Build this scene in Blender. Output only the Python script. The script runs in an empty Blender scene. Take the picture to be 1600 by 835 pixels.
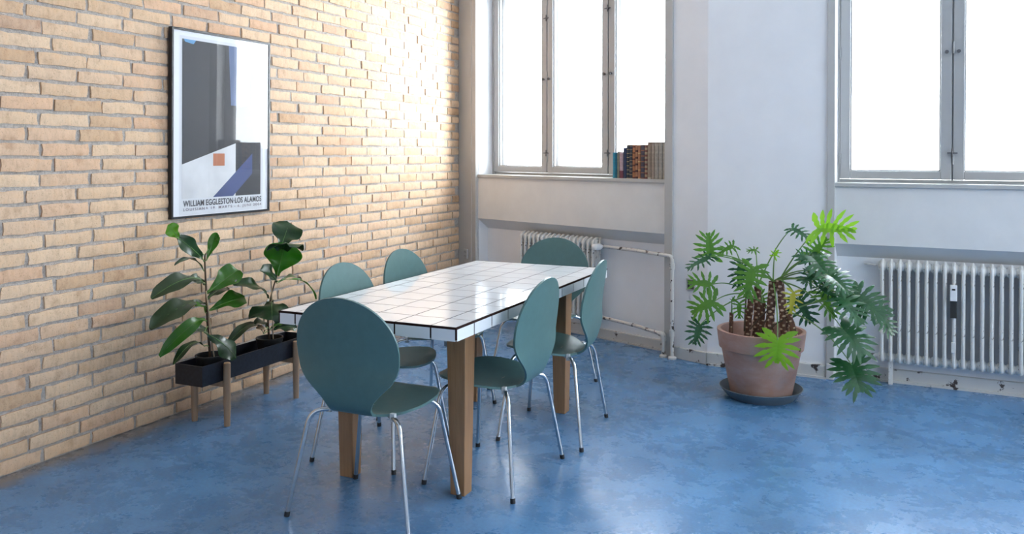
import bpy, bmesh, math, random
from mathutils import Vector, Matrix
R = math.radians
random.seed(7)
sc = bpy.context.scene
col = sc.collection

# ------------------------------------------------------------------ camera, sky, exposure
F_PX, HC, PITCH = 1320.0, 1.42, R(0.7)
YAW = math.atan2(603, F_PX)
Y0 = 240 + F_PX * math.tan(PITCH)
cam_d = bpy.data.cameras.new('camera')
cam_d.sensor_width = 36; cam_d.sensor_fit = 'HORIZONTAL'
cam_d.lens = 36 * F_PX / 1600
cam_d.shift_y = -(417.5 - Y0) / 1600
cam_d.clip_start = 0.05
cam = bpy.data.objects.new('camera', cam_d); col.objects.link(cam)
cam.location = (0, 0, HC)
cam.rotation_euler = (math.pi / 2 - PITCH, 0, YAW)
sc.camera = cam

SKY = 7.0
world = bpy.data.worlds.new('overcast_sky'); sc.world = world
world.use_nodes = True
bg = world.node_tree.nodes['Background']
bg.inputs[0].default_value = (0.86, 0.935, 1.0, 1)
bg.inputs[1].default_value = SKY

sc.view_settings.view_transform = 'Standard'
sc.view_settings.look = 'None'
sc.view_settings.exposure = 1.58
sc.view_settings.gamma = 1.0
sc.view_settings.use_curve_mapping = False
cy = sc.cycles
cy.use_denoising = True
cy.max_bounces = 14; cy.diffuse_bounces = 7; cy.glossy_bounces = 5
cy.transparent_max_bounces = 16; cy.transmission_bounces = 6
cy.caustics_reflective = False; cy.caustics_refractive = False
cy.sample_clamp_indirect = 6.0

# picture pixel -> point on a plane of the room (used once to place leaves and books at their real depth)
_fw = Vector((-math.sin(YAW) * math.cos(PITCH), math.cos(YAW) * math.cos(PITCH), -math.sin(PITCH)))
_rt = Vector((math.cos(YAW), math.sin(YAW), 0)); _up = _rt.cross(_fw)
_O = Vector((0, 0, HC))
def _ray(x, y): return _fw * F_PX + _rt * (x - 800) - _up * (y - Y0)
def at_y(x, y, Y): d = _ray(x, y); return _O + d * (Y / d.y)
def at_x(x, y, X): d = _ray(x, y); return _O + d * (X / d.x)

# ------------------------------------------------------------------ materials
def new_mat(name):
    m = bpy.data.materials.new(name); m.use_nodes = True
    nt = m.node_tree
    return m, nt, nt.nodes['Principled BSDF']
def N(nt, typ, **kw):
    n = nt.nodes.new(typ)
    for k, v in kw.items():
        if k.startswith('_'): setattr(n, k[1:], v)
        else: n.inputs[k.replace('__', ' ')].default_value = v
    return n
def ramp(nt, fac, stops):
    r = nt.nodes.new('ShaderNodeValToRGB')
    e = r.color_ramp.elements
    while len(e) < len(stops): e.new(0.5)
    for el, (p, c) in zip(e, stops): el.position = p; el.color = (*c, 1)
    nt.links.new(fac, r.inputs[0]); return r.outputs[0]
def noise(nt, scale, detail=4, rough=0.55, coord='Object', stretch=None, distort=0.0):
    tc = nt.nodes.new('ShaderNodeTexCoord'); src = tc.outputs[coord]
    if stretch:
        mp = nt.nodes.new('ShaderNodeMapping'); mp.inputs['Scale'].default_value = stretch
        nt.links.new(src, mp.inputs[0]); src = mp.outputs[0]
    n = N(nt, 'ShaderNodeTexNoise', Scale=scale, Detail=detail, Roughness=rough, Distortion=distort)
    nt.links.new(src, n.inputs['Vector']); return n.outputs['Fac']
def bump(nt, b, h, strength, dist=0.01):
    n = N(nt, 'ShaderNodeBump', Strength=strength, Distance=dist)
    nt.links.new(h, n.inputs['Height']); nt.links.new(n.outputs[0], b.inputs['Normal'])
def simple(name, c, rough=0.5, metal=0.0, var=0.0, vscale=8.0, bmp=0.0, bscale=60.0, coat=0.0, spec=0.5):
    m, nt, b = new_mat(name)
    b.inputs['Roughness'].default_value = rough; b.inputs['Metallic'].default_value = metal
    b.inputs['Coat Weight'].default_value = coat; b.inputs['Specular IOR Level'].default_value = spec
    if var:
        lo = tuple(max(0, x * (1 - var)) for x in c); hi = tuple(min(1, x * (1 + var)) for x in c)
        nt.links.new(ramp(nt, noise(nt, vscale), [(0.3, lo), (0.7, hi)]), b.inputs['Base Color'])
    else: b.inputs['Base Color'].default_value = (*c, 1)
    if bmp: bump(nt, b, noise(nt, bscale, 3), bmp, 0.004)
    return m

def mix_col(nt, fac, a, b, mode='MIX'):
    m = nt.nodes.new('ShaderNodeMix'); m.data_type = 'RGBA'; m.blend_type = mode
    for s, v in ((0, fac), (6, a), (7, b)):
        if hasattr(v, 'default_value'): nt.links.new(v, m.inputs[s])
        elif s == 0: m.inputs[0].default_value = v
        else: m.inputs[s].default_value = (*v, 1)
    return m.outputs[2]

def mat_brick():
    m, nt, b = new_mat('tan_brick')
    oi = nt.nodes.new('ShaderNodeObjectInfo'); ge = nt.nodes.new('ShaderNodeNewGeometry')
    ad = N(nt, 'ShaderNodeMath', _operation='ADD'); fr = N(nt, 'ShaderNodeMath', _operation='FRACT')
    nt.links.new(oi.outputs['Random'], ad.inputs[0]); nt.links.new(ge.outputs['Random Per Island'], ad.inputs[1])
    nt.links.new(ad.outputs[0], fr.inputs[0])
    base = ramp(nt, fr.outputs[0], [(0.0, (0.60, 0.39, 0.235)), (0.2, (0.71, 0.495, 0.32)), (0.5, (0.75, 0.54, 0.36)),
                                    (0.75, (0.69, 0.48, 0.32)), (0.92, (0.71, 0.455, 0.29)), (1.0, (0.58, 0.38, 0.25))])
    pos = nt.nodes.new('ShaderNodeNewGeometry')
    n1 = N(nt, 'ShaderNodeTexNoise', Scale=14.0, Detail=6.0, Roughness=0.65)
    nt.links.new(pos.outputs['Position'], n1.inputs['Vector'])
    c1 = ramp(nt, n1.outputs['Fac'], [(0.3, (0.78, 0.72, 0.68)), (0.5, (1, 1, 1)), (0.72, (1.0, 0.93, 0.86))])
    c = mix_col(nt, 1.0, base, c1, 'MULTIPLY')
    mp = N(nt, 'ShaderNodeMapping', Scale=(1, 6, 1.5)); nt.links.new(pos.outputs['Position'], mp.inputs[0])
    n2 = N(nt, 'ShaderNodeTexNoise', Scale=11.0, Detail=5.0, Roughness=0.7)
    nt.links.new(mp.outputs[0], n2.inputs['Vector'])
    c2 = ramp(nt, n2.outputs['Fac'], [(0.35, (0.86, 0.84, 0.83)), (0.55, (1, 1, 1))])
    c = mix_col(nt, 0.8, c, c2, 'MULTIPLY')
    n3 = N(nt, 'ShaderNodeTexNoise', Scale=160.0, Detail=3.0)
    nt.links.new(pos.outputs['Position'], n3.inputs['Vector'])
    sp = ramp(nt, n3.outputs['Fac'], [(0.32, (0.55, 0.5, 0.46)), (0.4, (1, 1, 1))])
    c = mix_col(nt, 0.6, c, sp, 'MULTIPLY')
    nt.links.new(c, b.inputs['Base Color'])
    b.inputs['Roughness'].default_value = 0.8
    b.inputs['Specular IOR Level'].default_value = 0.4
    bump(nt, b, n1.outputs['Fac'], 0.55, 0.006)
    return m
def mat_mortar():
    m, nt, b = new_mat('rough_mortar')
    nt.links.new(ramp(nt, noise(nt, 55, 6, 0.7), [(0.3, (0.40, 0.35, 0.305)), (0.65, (0.66, 0.59, 0.53))]), b.inputs['Base Color'])
    b.inputs['Roughness'].default_value = 0.95
    bump(nt, b, noise(nt, 140, 4, 0.7), 0.9, 0.012)
    return m
def mat_floor():
    m, nt, b = new_mat('blue_linoleum')
    a = noise(nt, 0.9, 5, 0.6, distort=0.6)
    c = ramp(nt, a, [(0.28, (0.070, 0.140, 0.230)), (0.46, (0.082, 0.202, 0.385)), (0.7, (0.115, 0.285, 0.525))])
    f = noise(nt, 5, 10, 0.74, distort=0.3)
    c = mix_col(nt, 1.0, c, ramp(nt, f, [(0.28, (0.74, 0.76, 0.80)), (0.5, (1, 1, 1)), (0.74, (1.22, 1.17, 1.11))]), 'MULTIPLY')
    g = noise(nt, 70, 4, 0.7)
    c = mix_col(nt, 0.7, c, ramp(nt, g, [(0.32, (0.62, 0.66, 0.72)), (0.6, (1.15, 1.12, 1.08))]), 'MULTIPLY')
    # worn, dusty strip along the foot of the brick wall
    tc = nt.nodes.new('ShaderNodeTexCoord'); sx = nt.nodes.new('ShaderNodeSeparateXYZ')
    nt.links.new(tc.outputs['Object'], sx.inputs[0])
    w = N(nt, 'ShaderNodeMapRange', **{'From Min': -3.36, 'From Max': -3.56}); nt.links.new(sx.outputs[0], w.inputs[0])
    wn = N(nt, 'ShaderNodeMath', _operation='MULTIPLY'); nt.links.new(w.outputs[0], wn.inputs[0])
    nt.links.new(noise(nt, 7, 6, 0.7), wn.inputs[1])
    wr = N(nt, 'ShaderNodeMapRange', **{'From Min': 0.12, 'From Max': 0.4}); nt.links.new(wn.outputs[0], wr.inputs[0])
    c = mix_col(nt, wr.outputs[0], c, (0.17, 0.165, 0.17))
    nt.links.new(c, b.inputs['Base Color'])
    r = N(nt, 'ShaderNodeMapRange', **{'To Min': 0.19, 'To Max': 0.36}); nt.links.new(f, r.inputs[0])
    nt.links.new(r.outputs[0], b.inputs['Roughness'])
    b.inputs['Specular IOR Level'].default_value = 0.5
    bump(nt, b, noise(nt, 22, 4), 0.06, 0.004)
    return m
def mat_paint(name, c, chip=0.0, rough=0.45, var=0.05, bmp=0.15, bscale=30, chipcol=(0.05, 0.035, 0.03), cscale=16):
    m, nt, b = new_mat(name)
    lo = tuple(x * (1 - var) for x in c); hi = tuple(min(1, x * (1 + var)) for x in c)
    cc = ramp(nt, noise(nt, 3.5, 5, 0.6), [(0.3, lo), (0.7, hi)])
    if chip:
        k = ramp(nt, noise(nt, cscale, 6, 0.65), [(0.0, (0, 0, 0)), (1 - chip, (0, 0, 0)), (1 - chip + 0.025, (1, 1, 1))])
        cc = mix_col(nt, k, cc, chipcol)
    nt.links.new(cc, b.inputs['Base Color']); b.inputs['Roughness'].default_value = rough
    bump(nt, b, noise(nt, bscale, 4), bmp, 0.004)
    return m
def mat_wood(name, c1, c2, axis_stretch=(22, 22, 1.2)):
    m, nt, b = new_mat(name)
    n = noise(nt, 3.0, 6, 0.65, stretch=axis_stretch, distort=0.4)
    nt.links.new(ramp(nt, n, [(0.25, c1), (0.75, c2)]), b.inputs['Base Color'])
    b.inputs['Roughness'].default_value = 0.5
    bump(nt, b, n, 0.12, 0.002)
    return m
def mat_leaf(name, dark, light, rough=0.3, trans=0.25, tcol=None, scale=14):
    m, nt, b = new_mat(name)
    c = ramp(nt, noise(nt, scale, 4, 0.6), [(0.3, dark), (0.72, light)])
    nt.links.new(c, b.inputs['Base Color'])
    b.inputs['Roughness'].default_value = rough; b.inputs['Specular IOR Level'].default_value = 0.6 if name.startswith('phil') else 0.35
    tr = nt.nodes.new('ShaderNodeBsdfTranslucent')
    if tcol: tr.inputs[0].default_value = (*tcol, 1)
    else: nt.links.new(c, tr.inputs[0])
    mx = nt.nodes.new('ShaderNodeMixShader'); mx.inputs[0].default_value = trans
    out = nt.nodes['Material Output']
    nt.links.new(b.outputs[0], mx.inputs[1]); nt.links.new(tr.outputs[0], mx.inputs[2]); nt.links.new(mx.outputs[0], out.inputs[0])
    return m
def mat_glass(name, ior=1.5, tint=(1, 1, 1), rough=0.0):
    m = bpy.data.materials.new(name); m.use_nodes = True; nt = m.node_tree
    nt.nodes.remove(nt.nodes['Principled BSDF'])
    t = N(nt, 'ShaderNodeBsdfTransparent', Color=(*tint, 1)); g = N(nt, 'ShaderNodeBsdfGlossy', Roughness=rough)
    f = N(nt, 'ShaderNodeFresnel', IOR=ior); mx = nt.nodes.new('ShaderNodeMixShader')
    ge = nt.nodes.new('ShaderNodeNewGeometry')   # thin sheet: same reflectance from either face
    mr = N(nt, 'ShaderNodeMapRange', **{'To Min': ior, 'To Max': 1 / ior}); nt.links.new(ge.outputs['Backfacing'], mr.inputs[0]); nt.links.new(mr.outputs[0], f.inputs[0])
    nt.links.new(f.outputs[0], mx.inputs[0]); nt.links.new(t.outputs[0], mx.inputs[1]); nt.links.new(g.outputs[0], mx.inputs[2])
    nt.links.new(mx.outputs[0], nt.nodes['Material Output'].inputs[0])
    return m
def mat_book(name, c, bands=None, bandc=(0.55, 0.38, 0.14), period=0.03, width=0.18):
    m, nt, b = new_mat(name)
    cc = ramp(nt, noise(nt, 45, 4, 0.6), [(0.3, tuple(x * 0.75 for x in c)), (0.7, tuple(min(1, x * 1.2) for x in c))])
    if bands:
        tc = nt.nodes.new('ShaderNodeTexCoord'); sx = nt.nodes.new('ShaderNodeSeparateXYZ')
        nt.links.new(tc.outputs['Object'], sx.inputs[0])
        d = N(nt, 'ShaderNodeMath', _operation='DIVIDE'); d.inputs[1].default_value = period
        nt.links.new(sx.outputs[2], d.inputs[0])
        fr = N(nt, 'ShaderNodeMath', _operation='FRACT'); nt.links.new(d.outputs[0], fr.inputs[0])
        lt = N(nt, 'ShaderNodeMath', _operation='LESS_THAN'); lt.inputs[1].default_value = width
        nt.links.new(fr.outputs[0], lt.inputs[0])
        cc = mix_col(nt, lt.outputs[0], cc, bandc)
    nt.links.new(cc, b.inputs['Base Color']); b.inputs['Roughness'].default_value = 0.55
    return m

M = dict(
    brick=mat_brick(), mortar=mat_mortar(), floor=mat_floor(),
    plaster=mat_paint('white_plaster', (0.80, 0.80, 0.81), rough=0.6, var=0.03, bmp=0.12, bscale=14),
    ceiling=mat_paint('ceiling_white', (0.84, 0.84, 0.83), rough=0.8),
    panel=mat_paint('panel_offwhite', (0.70, 0.69, 0.67), rough=0.45, var=0.05, bmp=0.1, bscale=12),
    trim=mat_paint('trim_grey', (0.46, 0.455, 0.44), rough=0.4, var=0.05),
    skirting=mat_paint('chipped_skirting', (0.56, 0.55, 0.53), chip=0.41, rough=0.4, cscale=12),
    winframe=mat_paint('window_frame_grey', (0.36, 0.36, 0.355), rough=0.35, var=0.03),
    outframe=mat_paint('outer_sash_white', (0.80, 0.80, 0.80), rough=0.4),
    radiator=mat_paint('radiator_enamel', (0.66, 0.65, 0.62), chip=0.385, rough=0.35, var=0.06, cscale=38),
    pipe=mat_paint('pipe_paint', (0.62, 0.60, 0.57), chip=0.43, rough=0.4, var=0.08, cscale=18),
    pane=mat_glass('window_glass', 1.45),
    posterglass=mat_glass('poster_glass', 1.36),
    chair=simple('teal_lacquer', (0.088, 0.172, 0.168), 0.36, var=0.05, vscale=30, bmp=0.03, bscale=400, spec=0.45),
    chrome=simple('chrome', (0.62, 0.64, 0.66), 0.16, 1.0),
    rubber=simple('black_rubber', (0.012, 0.012, 0.014), 0.6),
    clear=simple('pale_plastic', (0.6, 0.62, 0.62), 0.3),
    tile=simple('white_glazed_tile', (0.78, 0.80, 0.82), 0.06, var=0.015, vscale=3, spec=0.6),
    grout=simple('dark_grout', (0.030, 0.016, 0.014), 0.95, var=0.2, spec=0.05),
    leg=mat_wood('oak_leg', (0.25, 0.125, 0.055), (0.40, 0.225, 0.11)),
    board=simple('pale_board', (0.42, 0.38, 0.33), 0.6, var=0.1), beech=mat_wood('beech', (0.34, 0.20, 0.115), (0.46, 0.29, 0.175)),
    planter=simple('black_powdercoat', (0.012, 0.013, 0.020), 0.42, var=0.4, vscale=60, bmp=0.05),
    potblack=simple('black_plastic_pot', (0.012, 0.012, 0.012), 0.5),
    soil=simple('dark_soil', (0.035, 0.024, 0.016), 0.95, var=0.4, vscale=60, bmp=0.8, bscale=90),
    stem=simple('brown_stem', (0.075, 0.045, 0.025), 0.7, var=0.3),
    cane=simple('bamboo_cane', (0.48, 0.36, 0.23), 0.5, var=0.15),
    petiole=simple('green_petiole', (0.13, 0.26, 0.06), 0.35, var=0.2, vscale=15),
    trunk=simple('dark_trunk', (0.13, 0.060, 0.038), 0.75, var=0.4, vscale=50, bmp=0.5),
    scar=simple('pale_leaf_scar', (0.56, 0.40, 0.27), 0.7, var=0.3, vscale=60),
    saucer=simple('slate_saucer', (0.11, 0.14, 0.165), 0.45, var=0.1),
    frame=simple('black_frame', (0.008, 0.008, 0.010), 0.35),
    paper=simple('poster_paper', (0.80, 0.81, 0.84), 0.6),
    ink=simple('grey_ink', (0.04, 0.04, 0.05), 0.6),
    ink2=simple('plum_ink', (0.16, 0.12, 0.15), 0.6),
    white=simple('white_plastic', (0.82, 0.82, 0.82), 0.35),
    dark=simple('dark_inner', (0.03, 0.028, 0.026), 0.6),
    iron=simple('dull_iron', (0.13, 0.13, 0.135), 0.45, 0.5), steel=simple('grey_steel', (0.32, 0.32, 0.32), 0.35, 0.8),
    pages=simple('book_pages', (0.72, 0.66, 0.52), 0.8, var=0.1, vscale=120),
    fd=mat_leaf('fiddle_dark', (0.008, 0.030, 0.010), (0.020, 0.062, 0.017), 0.30, 0.12),
    fo=mat_leaf('fiddle_olive', (0.018, 0.036, 0.013), (0.036, 0.062, 0.024), 0.42, 0.12),
    fb=mat_leaf('fiddle_bright', (0.030, 0.13, 0.012), (0.070, 0.22, 0.022), 0.32, 0.45, (0.10, 0.36, 0.02)),
    fy=mat_leaf('fiddle_lime', (0.09, 0.26, 0.02), (0.16, 0.36, 0.03), 0.35, 0.45, (0.2, 0.5, 0.03)),
    dry=simple('dried_leaf', (0.30, 0.16, 0.07), 0.8, var=0.3),
    pg=mat_leaf('philodendron_green', (0.060, 0.19, 0.012), (0.125, 0.31, 0.025), 0.42, 0.35, (0.11, 0.33, 0.03)),
    pd=mat_leaf('philodendron_dark', (0.014, 0.075, 0.026), (0.034, 0.13, 0.042), 0.20, 0.22),
    py=mat_leaf('philodendron_lime', (0.16, 0.38, 0.012), (0.26, 0.50, 0.025), 0.35, 0.5, (0.35, 0.75, 0.03)),
    pyel=mat_leaf('philodendron_yellow', (0.42, 0.42, 0.03), (0.55, 0.52, 0.06), 0.45, 0.4, (0.7, 0.65, 0.06)),
)
def mat_terracotta():
    m, nt, b = new_mat('terracotta')
    a = noise(nt, 5, 6, 0.65, stretch=(1, 1, 2.2))
    c = ramp(nt, a, [(0.25, (0.36, 0.18, 0.13)), (0.5, (0.47, 0.275, 0.21)), (0.75, (0.53, 0.37, 0.32))])
    k = ramp(nt, noise(nt, 2.2, 6, 0.6, distort=0.8), [(0.45, (0, 0, 0)), (0.65, (0.6, 0.6, 0.6))])
    c = mix_col(nt, k, c, (0.40, 0.34, 0.33))
    nt.links.new(c, b.inputs['Base Color']); b.inputs['Roughness'].default_value = 0.8
    bump(nt, b, noise(nt, 60, 4), 0.1, 0.003)
    return m
M['terracotta'] = mat_terracotta()

# ------------------------------------------------------------------ mesh helpers
class MB:
    """collects shapes; build() links them as one mesh object"""
    def __init__(s): s.v = []; s.f = []; s.sm = []
    def add(s, vs, fs, smooth=False):
        o = len(s.v); s.v += [tuple(v) for v in vs]
        s.f += [tuple(i + o for i in f) for f in fs]; s.sm += [smooth] * len(fs); return s
    def box(s, x0, x1, y0, y1, z0, z1, ch=0.0):
        if not ch:
            vs = [(x, y, z) for x in (x0, x1) for y in (y0, y1) for z in (z0, z1)]
            return s.add(vs, [(0, 1, 3, 2), (4, 6, 7, 5), (0, 4, 5, 1), (2, 3, 7, 6), (0, 2, 6, 4), (1, 5, 7, 3)])
        bm = bmesh.new(); bmesh.ops.create_cube(bm, size=1)
        for v in bm.verts:
            v.co = Vector(((x0 + x1) / 2 + v.co.x * (x1 - x0), (y0 + y1) / 2 + v.co.y * (y1 - y0), (z0 + z1) / 2 + v.co.z * (z1 - z0)))
        bmesh.ops.bevel(bm, geom=bm.edges[:], offset=ch, segments=2, affect='EDGES', profile=0.6)
        return s.frombm(bm)
    def frombm(s, bm, smooth=False):
        bm.verts.index_update()
        vs = [v.co.copy() for v in bm.verts]; fs = [tuple(v.index for v in f.verts) for f in bm.faces]; bm.free()
        return s.add(vs, fs, smooth)
    def prism(s, poly, a0, a1, axes='yzx'):
        """poly of 2D points on the first two axes, extruded along the third"""
        ix = {'x': 0, 'y': 1, 'z': 2}; n = len(poly); vs = []
        for a in (a0, a1):
            for p in poly:
                c = [0, 0, 0]; c[ix[axes[0]]] = p[0]; c[ix[axes[1]]] = p[1]; c[ix[axes[2]]] = a; vs.append(c)
        fs = [tuple(range(n))[::-1], tuple(range(n, 2 * n))] + [(i, (i + 1) % n, n + (i + 1) % n, n + i) for i in range(n)]
        return s.add(vs, fs)
    def tube(s, path, r, seg=10, caps=True, ell=None):
        path = [Vector(p) for p in path]; n = len(path)
        rr = r if isinstance(r, (list, tuple)) else [r] * n
        t0 = (path[1] - path[0]).normalized()
        ref = Vector((0, 0, 1)) if abs(t0.z) < 0.9 else Vector((1, 0, 0))
        u = (ref - t0 * ref.dot(t0)).normalized(); vs = []
        for i, p in enumerate(path):
            t = (path[min(i + 1, n - 1)] - path[max(i - 1, 0)]).normalized()
            u = (u - t * u.dot(t)).normalized(); w = t.cross(u)
            for k in range(seg):
                a = 2 * math.pi * k / seg
                off = u * math.cos(a) * rr[i] + w * math.sin(a) * rr[i]
                if ell: off = Vector((off.x * ell[0], off.y * ell[1], off.z * ell[2]))
                vs.append(p + off)
        fs = [(i * seg + k, i * seg + (k + 1) % seg, (i + 1) * seg + (k + 1) % seg, (i + 1) * seg + k) for i in range(n - 1) for k in range(seg)]
        s.add(vs, fs, True)
        if caps:
            o = len(s.v) - n * seg
            s.f += [tuple(o + k for k in range(seg))[::-1], tuple(o + (n - 1) * seg + k for k in range(seg))]; s.sm += [False, False]
        return s
    def lathe(s, prof, cx=0, cy=0, seg=48, closed=False):
        n = len(prof); vs = [(cx + r * math.cos(2 * math.pi * k / seg), cy + r * math.sin(2 * math.pi * k / seg), z) for r, z in prof for k in range(seg)]
        fs = [(i * seg + k, i * seg + (k + 1) % seg, (i + 1) * seg + (k + 1) % seg, (i + 1) * seg + k) for i in range(n - 1) for k in range(seg)]
        return s.add(vs, fs, True)
    def mesh(s, name, mat=None, sharp=38):
        me = bpy.data.meshes.new(name); me.from_pydata(s.v, [], s.f)
        me.polygons.foreach_set('use_smooth', s.sm); me.update()
        bm = bmesh.new(); bm.from_mesh(me); bmesh.ops.recalc_face_normals(bm, faces=bm.faces); bm.to_mesh(me); bm.free()
        if any(s.sm): me.set_sharp_from_angle(angle=R(sharp))
        if mat: me.materials.append(mat)
        return me
    def build(s, name, mat, parent=None, **kw): return put(name, s.mesh(name, mat), parent, **kw)

def put(name, me, parent=None, loc=None, rot=None, label=None, kind=None):
    o = bpy.data.objects.new(name, me); col.objects.link(o)
    if parent is not None: o.parent = parent
    if loc is not None: o.location = loc
    if rot is not None: o.rotation_euler = rot
    if label: o['label'] = label
    if kind: o['kind'] = kind
    return o
def thing(name, label, cat, loc=(0, 0, 0), rz=0.0, group=None):
    o = bpy.data.objects.new(name, None); col.objects.link(o)
    o.location = loc; o.rotation_euler = (0, 0, rz); o.empty_display_size = 0.05
    o['label'] = label; o['category'] = cat
    if group: o['group'] = group
    return o
def struct(name, label, cat, loc=(0, 0, 0), rz=0.0, me=None):
    o = bpy.data.objects.new(name, me); col.objects.link(o)
    o.location = loc; o.rotation_euler = (0, 0, rz)
    o['kind'] = 'structure'; o['label'] = label; o['category'] = cat
    return o
def fillet(path, r, n=6):
    path = [Vector(p) for p in path]; out = [path[0]]
    for i in range(1, len(path) - 1):
        p, a, b = path[i], path[i - 1] - path[i], path[i + 1] - path[i]
        d = min(r, a.length * 0.49, b.length * 0.49)
        s0, s1 = p + a.normalized() * d, p + b.normalized() * d
        for k in range(n + 1):
            t = k / n; out.append(s0 * (1 - t) ** 2 + p * 2 * t * (1 - t) + s1 * t * t)
    return out + [path[-1]]
def bezier(a, c, b, n=10): return [a * (1 - t) ** 2 + c * 2 * t * (1 - t) + b * t * t for t in [k / n for k in range(n + 1)]]
def spline(pts, n):
    P = [Vector(p) for p in pts]; P = [P[0] * 2 - P[1]] + P + [P[-1] * 2 - P[-2]]; out = []
    for i in range(1, len(P) - 2):
        for k in range(n):
            t = k / n
            out.append(0.5 * ((2 * P[i]) + (P[i + 1] - P[i - 1]) * t + (2 * P[i - 1] - 5 * P[i] + 4 * P[i + 1] - P[i + 2]) * t * t
                              + (3 * P[i] - P[i - 1] - 3 * P[i + 1] + P[i + 2]) * t ** 3))
    out.append(P[-2]); return out

# ------------------------------------------------------------------ room shell
H = 3.3
XL, XR, YF, YB = -3.56, 4.6, -3.0, 7.3
struct('floor', 'blue mottled linoleum floor', 'floor', me=MB().box(XL - 0.3, XR + 0.3, YF - 0.3, YB, -0.2, 0).mesh('floor', M['floor']))
struct('ceiling', 'white ceiling above the room', 'ceiling', me=MB().box(XL - 0.3, XR + 0.3, YF - 0.3, YB, H, H + 0.2).mesh('ceiling', M['ceiling']))
struct('wall_front', 'plain white wall behind the viewpoint', 'wall', me=MB().box(XL - 0.3, XR + 0.2, YF - 0.2, YF, 0, H).mesh('wall_front', M['plaster']))

# brick wall: mortar bed with each brick proud of it
wall_left = struct('wall_left', 'tan brick wall with rough recessed mortar joints', 'wall',
                   me=MB().box(XL - 0.3, XL - 0.011, YF, 6.78, 0, H).mesh('wall_left', M['mortar']))
CP, BP, BHT, BLN = 0.0701, 0.2605, 0.0545, 0.2455
def brick_shape(rng, L, D=0.06):
    """front face grid, slightly uneven, edges worn back; x = out of the wall"""
    ny, nz = 6, 2; vs = []; fs = []
    for j in range(nz + 1):
        for i in range(ny + 1):
            edge = (i in (0, ny)) or (j in (0, nz))
            y = -L / 2 + L * i / ny; z = -BHT / 2 + BHT * j / nz
            if j in (0, nz): z += rng.uniform(-0.0032, 0.0032)
            if i in (0, ny): y += rng.uniform(-0.0045, 0.0045)
            vs.append(((-0.0045 if edge else 0.0) + rng.uniform(-0.0014, 0.0014), y, z))
    w = ny + 1
    for j in range(nz):
        for i in range(ny): fs.append((j * w + i, j * w + i + 1, (j + 1) * w + i + 1, (j + 1) * w + i))
    ring = [i for i in range(ny + 1)] + [j * w + ny for j in range(1, nz + 1)] + [nz * w + i for i in range(ny - 1, -1, -1)] + [j * w for j in range(nz - 1, 0, -1)]
    o = len(vs); vs += [(-D, vs[k][1], vs[k][2]) for k in ring]; m = len(ring)
    fs += [(ring[k], o + k, o + (k + 1) % m, ring[(k + 1) % m]) for k in range(m)]
    return vs, fs
rng = random.Random(3)
brick_meshes = []
for k in range(14):
    mb = MB(); mb.add(*brick_shape(rng, BLN + rng.uniform(-0.005, 0.004)), True); brick_meshes.append(mb.mesh('brick', M['brick'], 50))
cand = []
phase = {0: 2.682, 1: 2.615, 2: 2.55, 3: 2.62}
for k in range(0, 47):
    z = (k + 0.5) * CP
    off = phase[(27 - k) % 4] + rng.uniform(-0.012, 0.012) + BP / 2
    i0 = int(math.floor((1.0 - off) / BP))
    for i in range(i0, i0 + 25):
        y = off + i * BP + rng.uniform(-0.004, 0.004)
        if y > 6.70 or z > H - 0.03: continue
        # how large the photo shows it (0 = outside the frame, or behind the poster)
        v = Vector((XL, y, z)) - _O; zc = v.dot(_fw)
        px = 800 + F_PX * v.dot(_rt) / zc; py = Y0 - F_PX * v.dot(_up) / zc
        inview = -25 < px < 722 and -12 < py < 800
        if 3.42 < y < 4.05 and 1.12 < z < 2.06: inview = False
        cand.append((1.0 / zc ** 2 * abs(v.x) / v.length if inview else 0.0, y, z, rng.randrange(14), rng.uniform(-0.004, 0.004), rng.uniform(-0.012, 0.012)))
cand.sort(reverse=True)
rest = MB(); nb = 0
for size, y, z, mi, dx, tilt in cand:
    if nb < 298 and size > 0:
        put('brick', brick_meshes[mi], wall_left, loc=(XL + dx, y, z), rot=(tilt * 0.7, 0, 0)); nb += 1
    else:
        me = brick_meshes[mi]
        rest.add([(v.co.x + XL + dx, v.co.y + y, v.co.z + z) for v in me.vertices], [tuple(p.vertices) for p in me.polygons], True)
rest.build('brick_courses', M['brick'], wall_left, kind='stuff')

# bay walls: local x = along the wall, local y = outward, z = up
A1, A2 = R(22), R(3)
P0 = Vector((-3.56, 6.667, 0)); K = Vector((-1.159, 5.697, 0)); L1 = (K - P0).length
RC = 0.12                       # depth of the radiator recess
ZS, ZB0, ZB1, ZT = 1.212, 0.765, 0.855, 2.86
def bay_wall(mb, pn, s0, s1, wn):
    """one window bay between s0 and s1: spandrel with a bevelled foot, back of the recess, lintel"""
    pn.prism([(0.006, ZS), (0.006, ZB1), (RC, ZB0), (0.4, ZB0), (0.4, ZS)], s0, s1)
    mb.box(s0 - 0.05, s1 + 0.05, RC, 0.4, 0, ZB0 + 0.02)
    mb.box(s0 - 0.02, s1 + 0.02, 0.0, 0.4, ZT, H)
def casement_mesh(w, h, fr, d, mat, name):
    mb = MB()
    mb.box(0, fr, 0, d, 0, h, 0.004); mb.box(w - fr, w, 0, d, 0, h, 0.004)
    mb.box(fr, w - fr, 0, d, 0, fr * 0.85, 0.004); mb.box(fr, w - fr, 0, d, h - fr * 0.85, h, 0.004)
    g = fr * 0.84
    for a, b, c, e in ((fr, fr + .008, g, h - g), (w - fr - .008, w - fr, g, h - g), (fr + .008, w - fr - .008, g, g + .008), (fr + .008, w - fr - .008, h - g - .008, h - g)):
        mb.box(a, b, d * 0.35, d * 0.8, c, e)
    return mb.mesh(name, mat)
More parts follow.
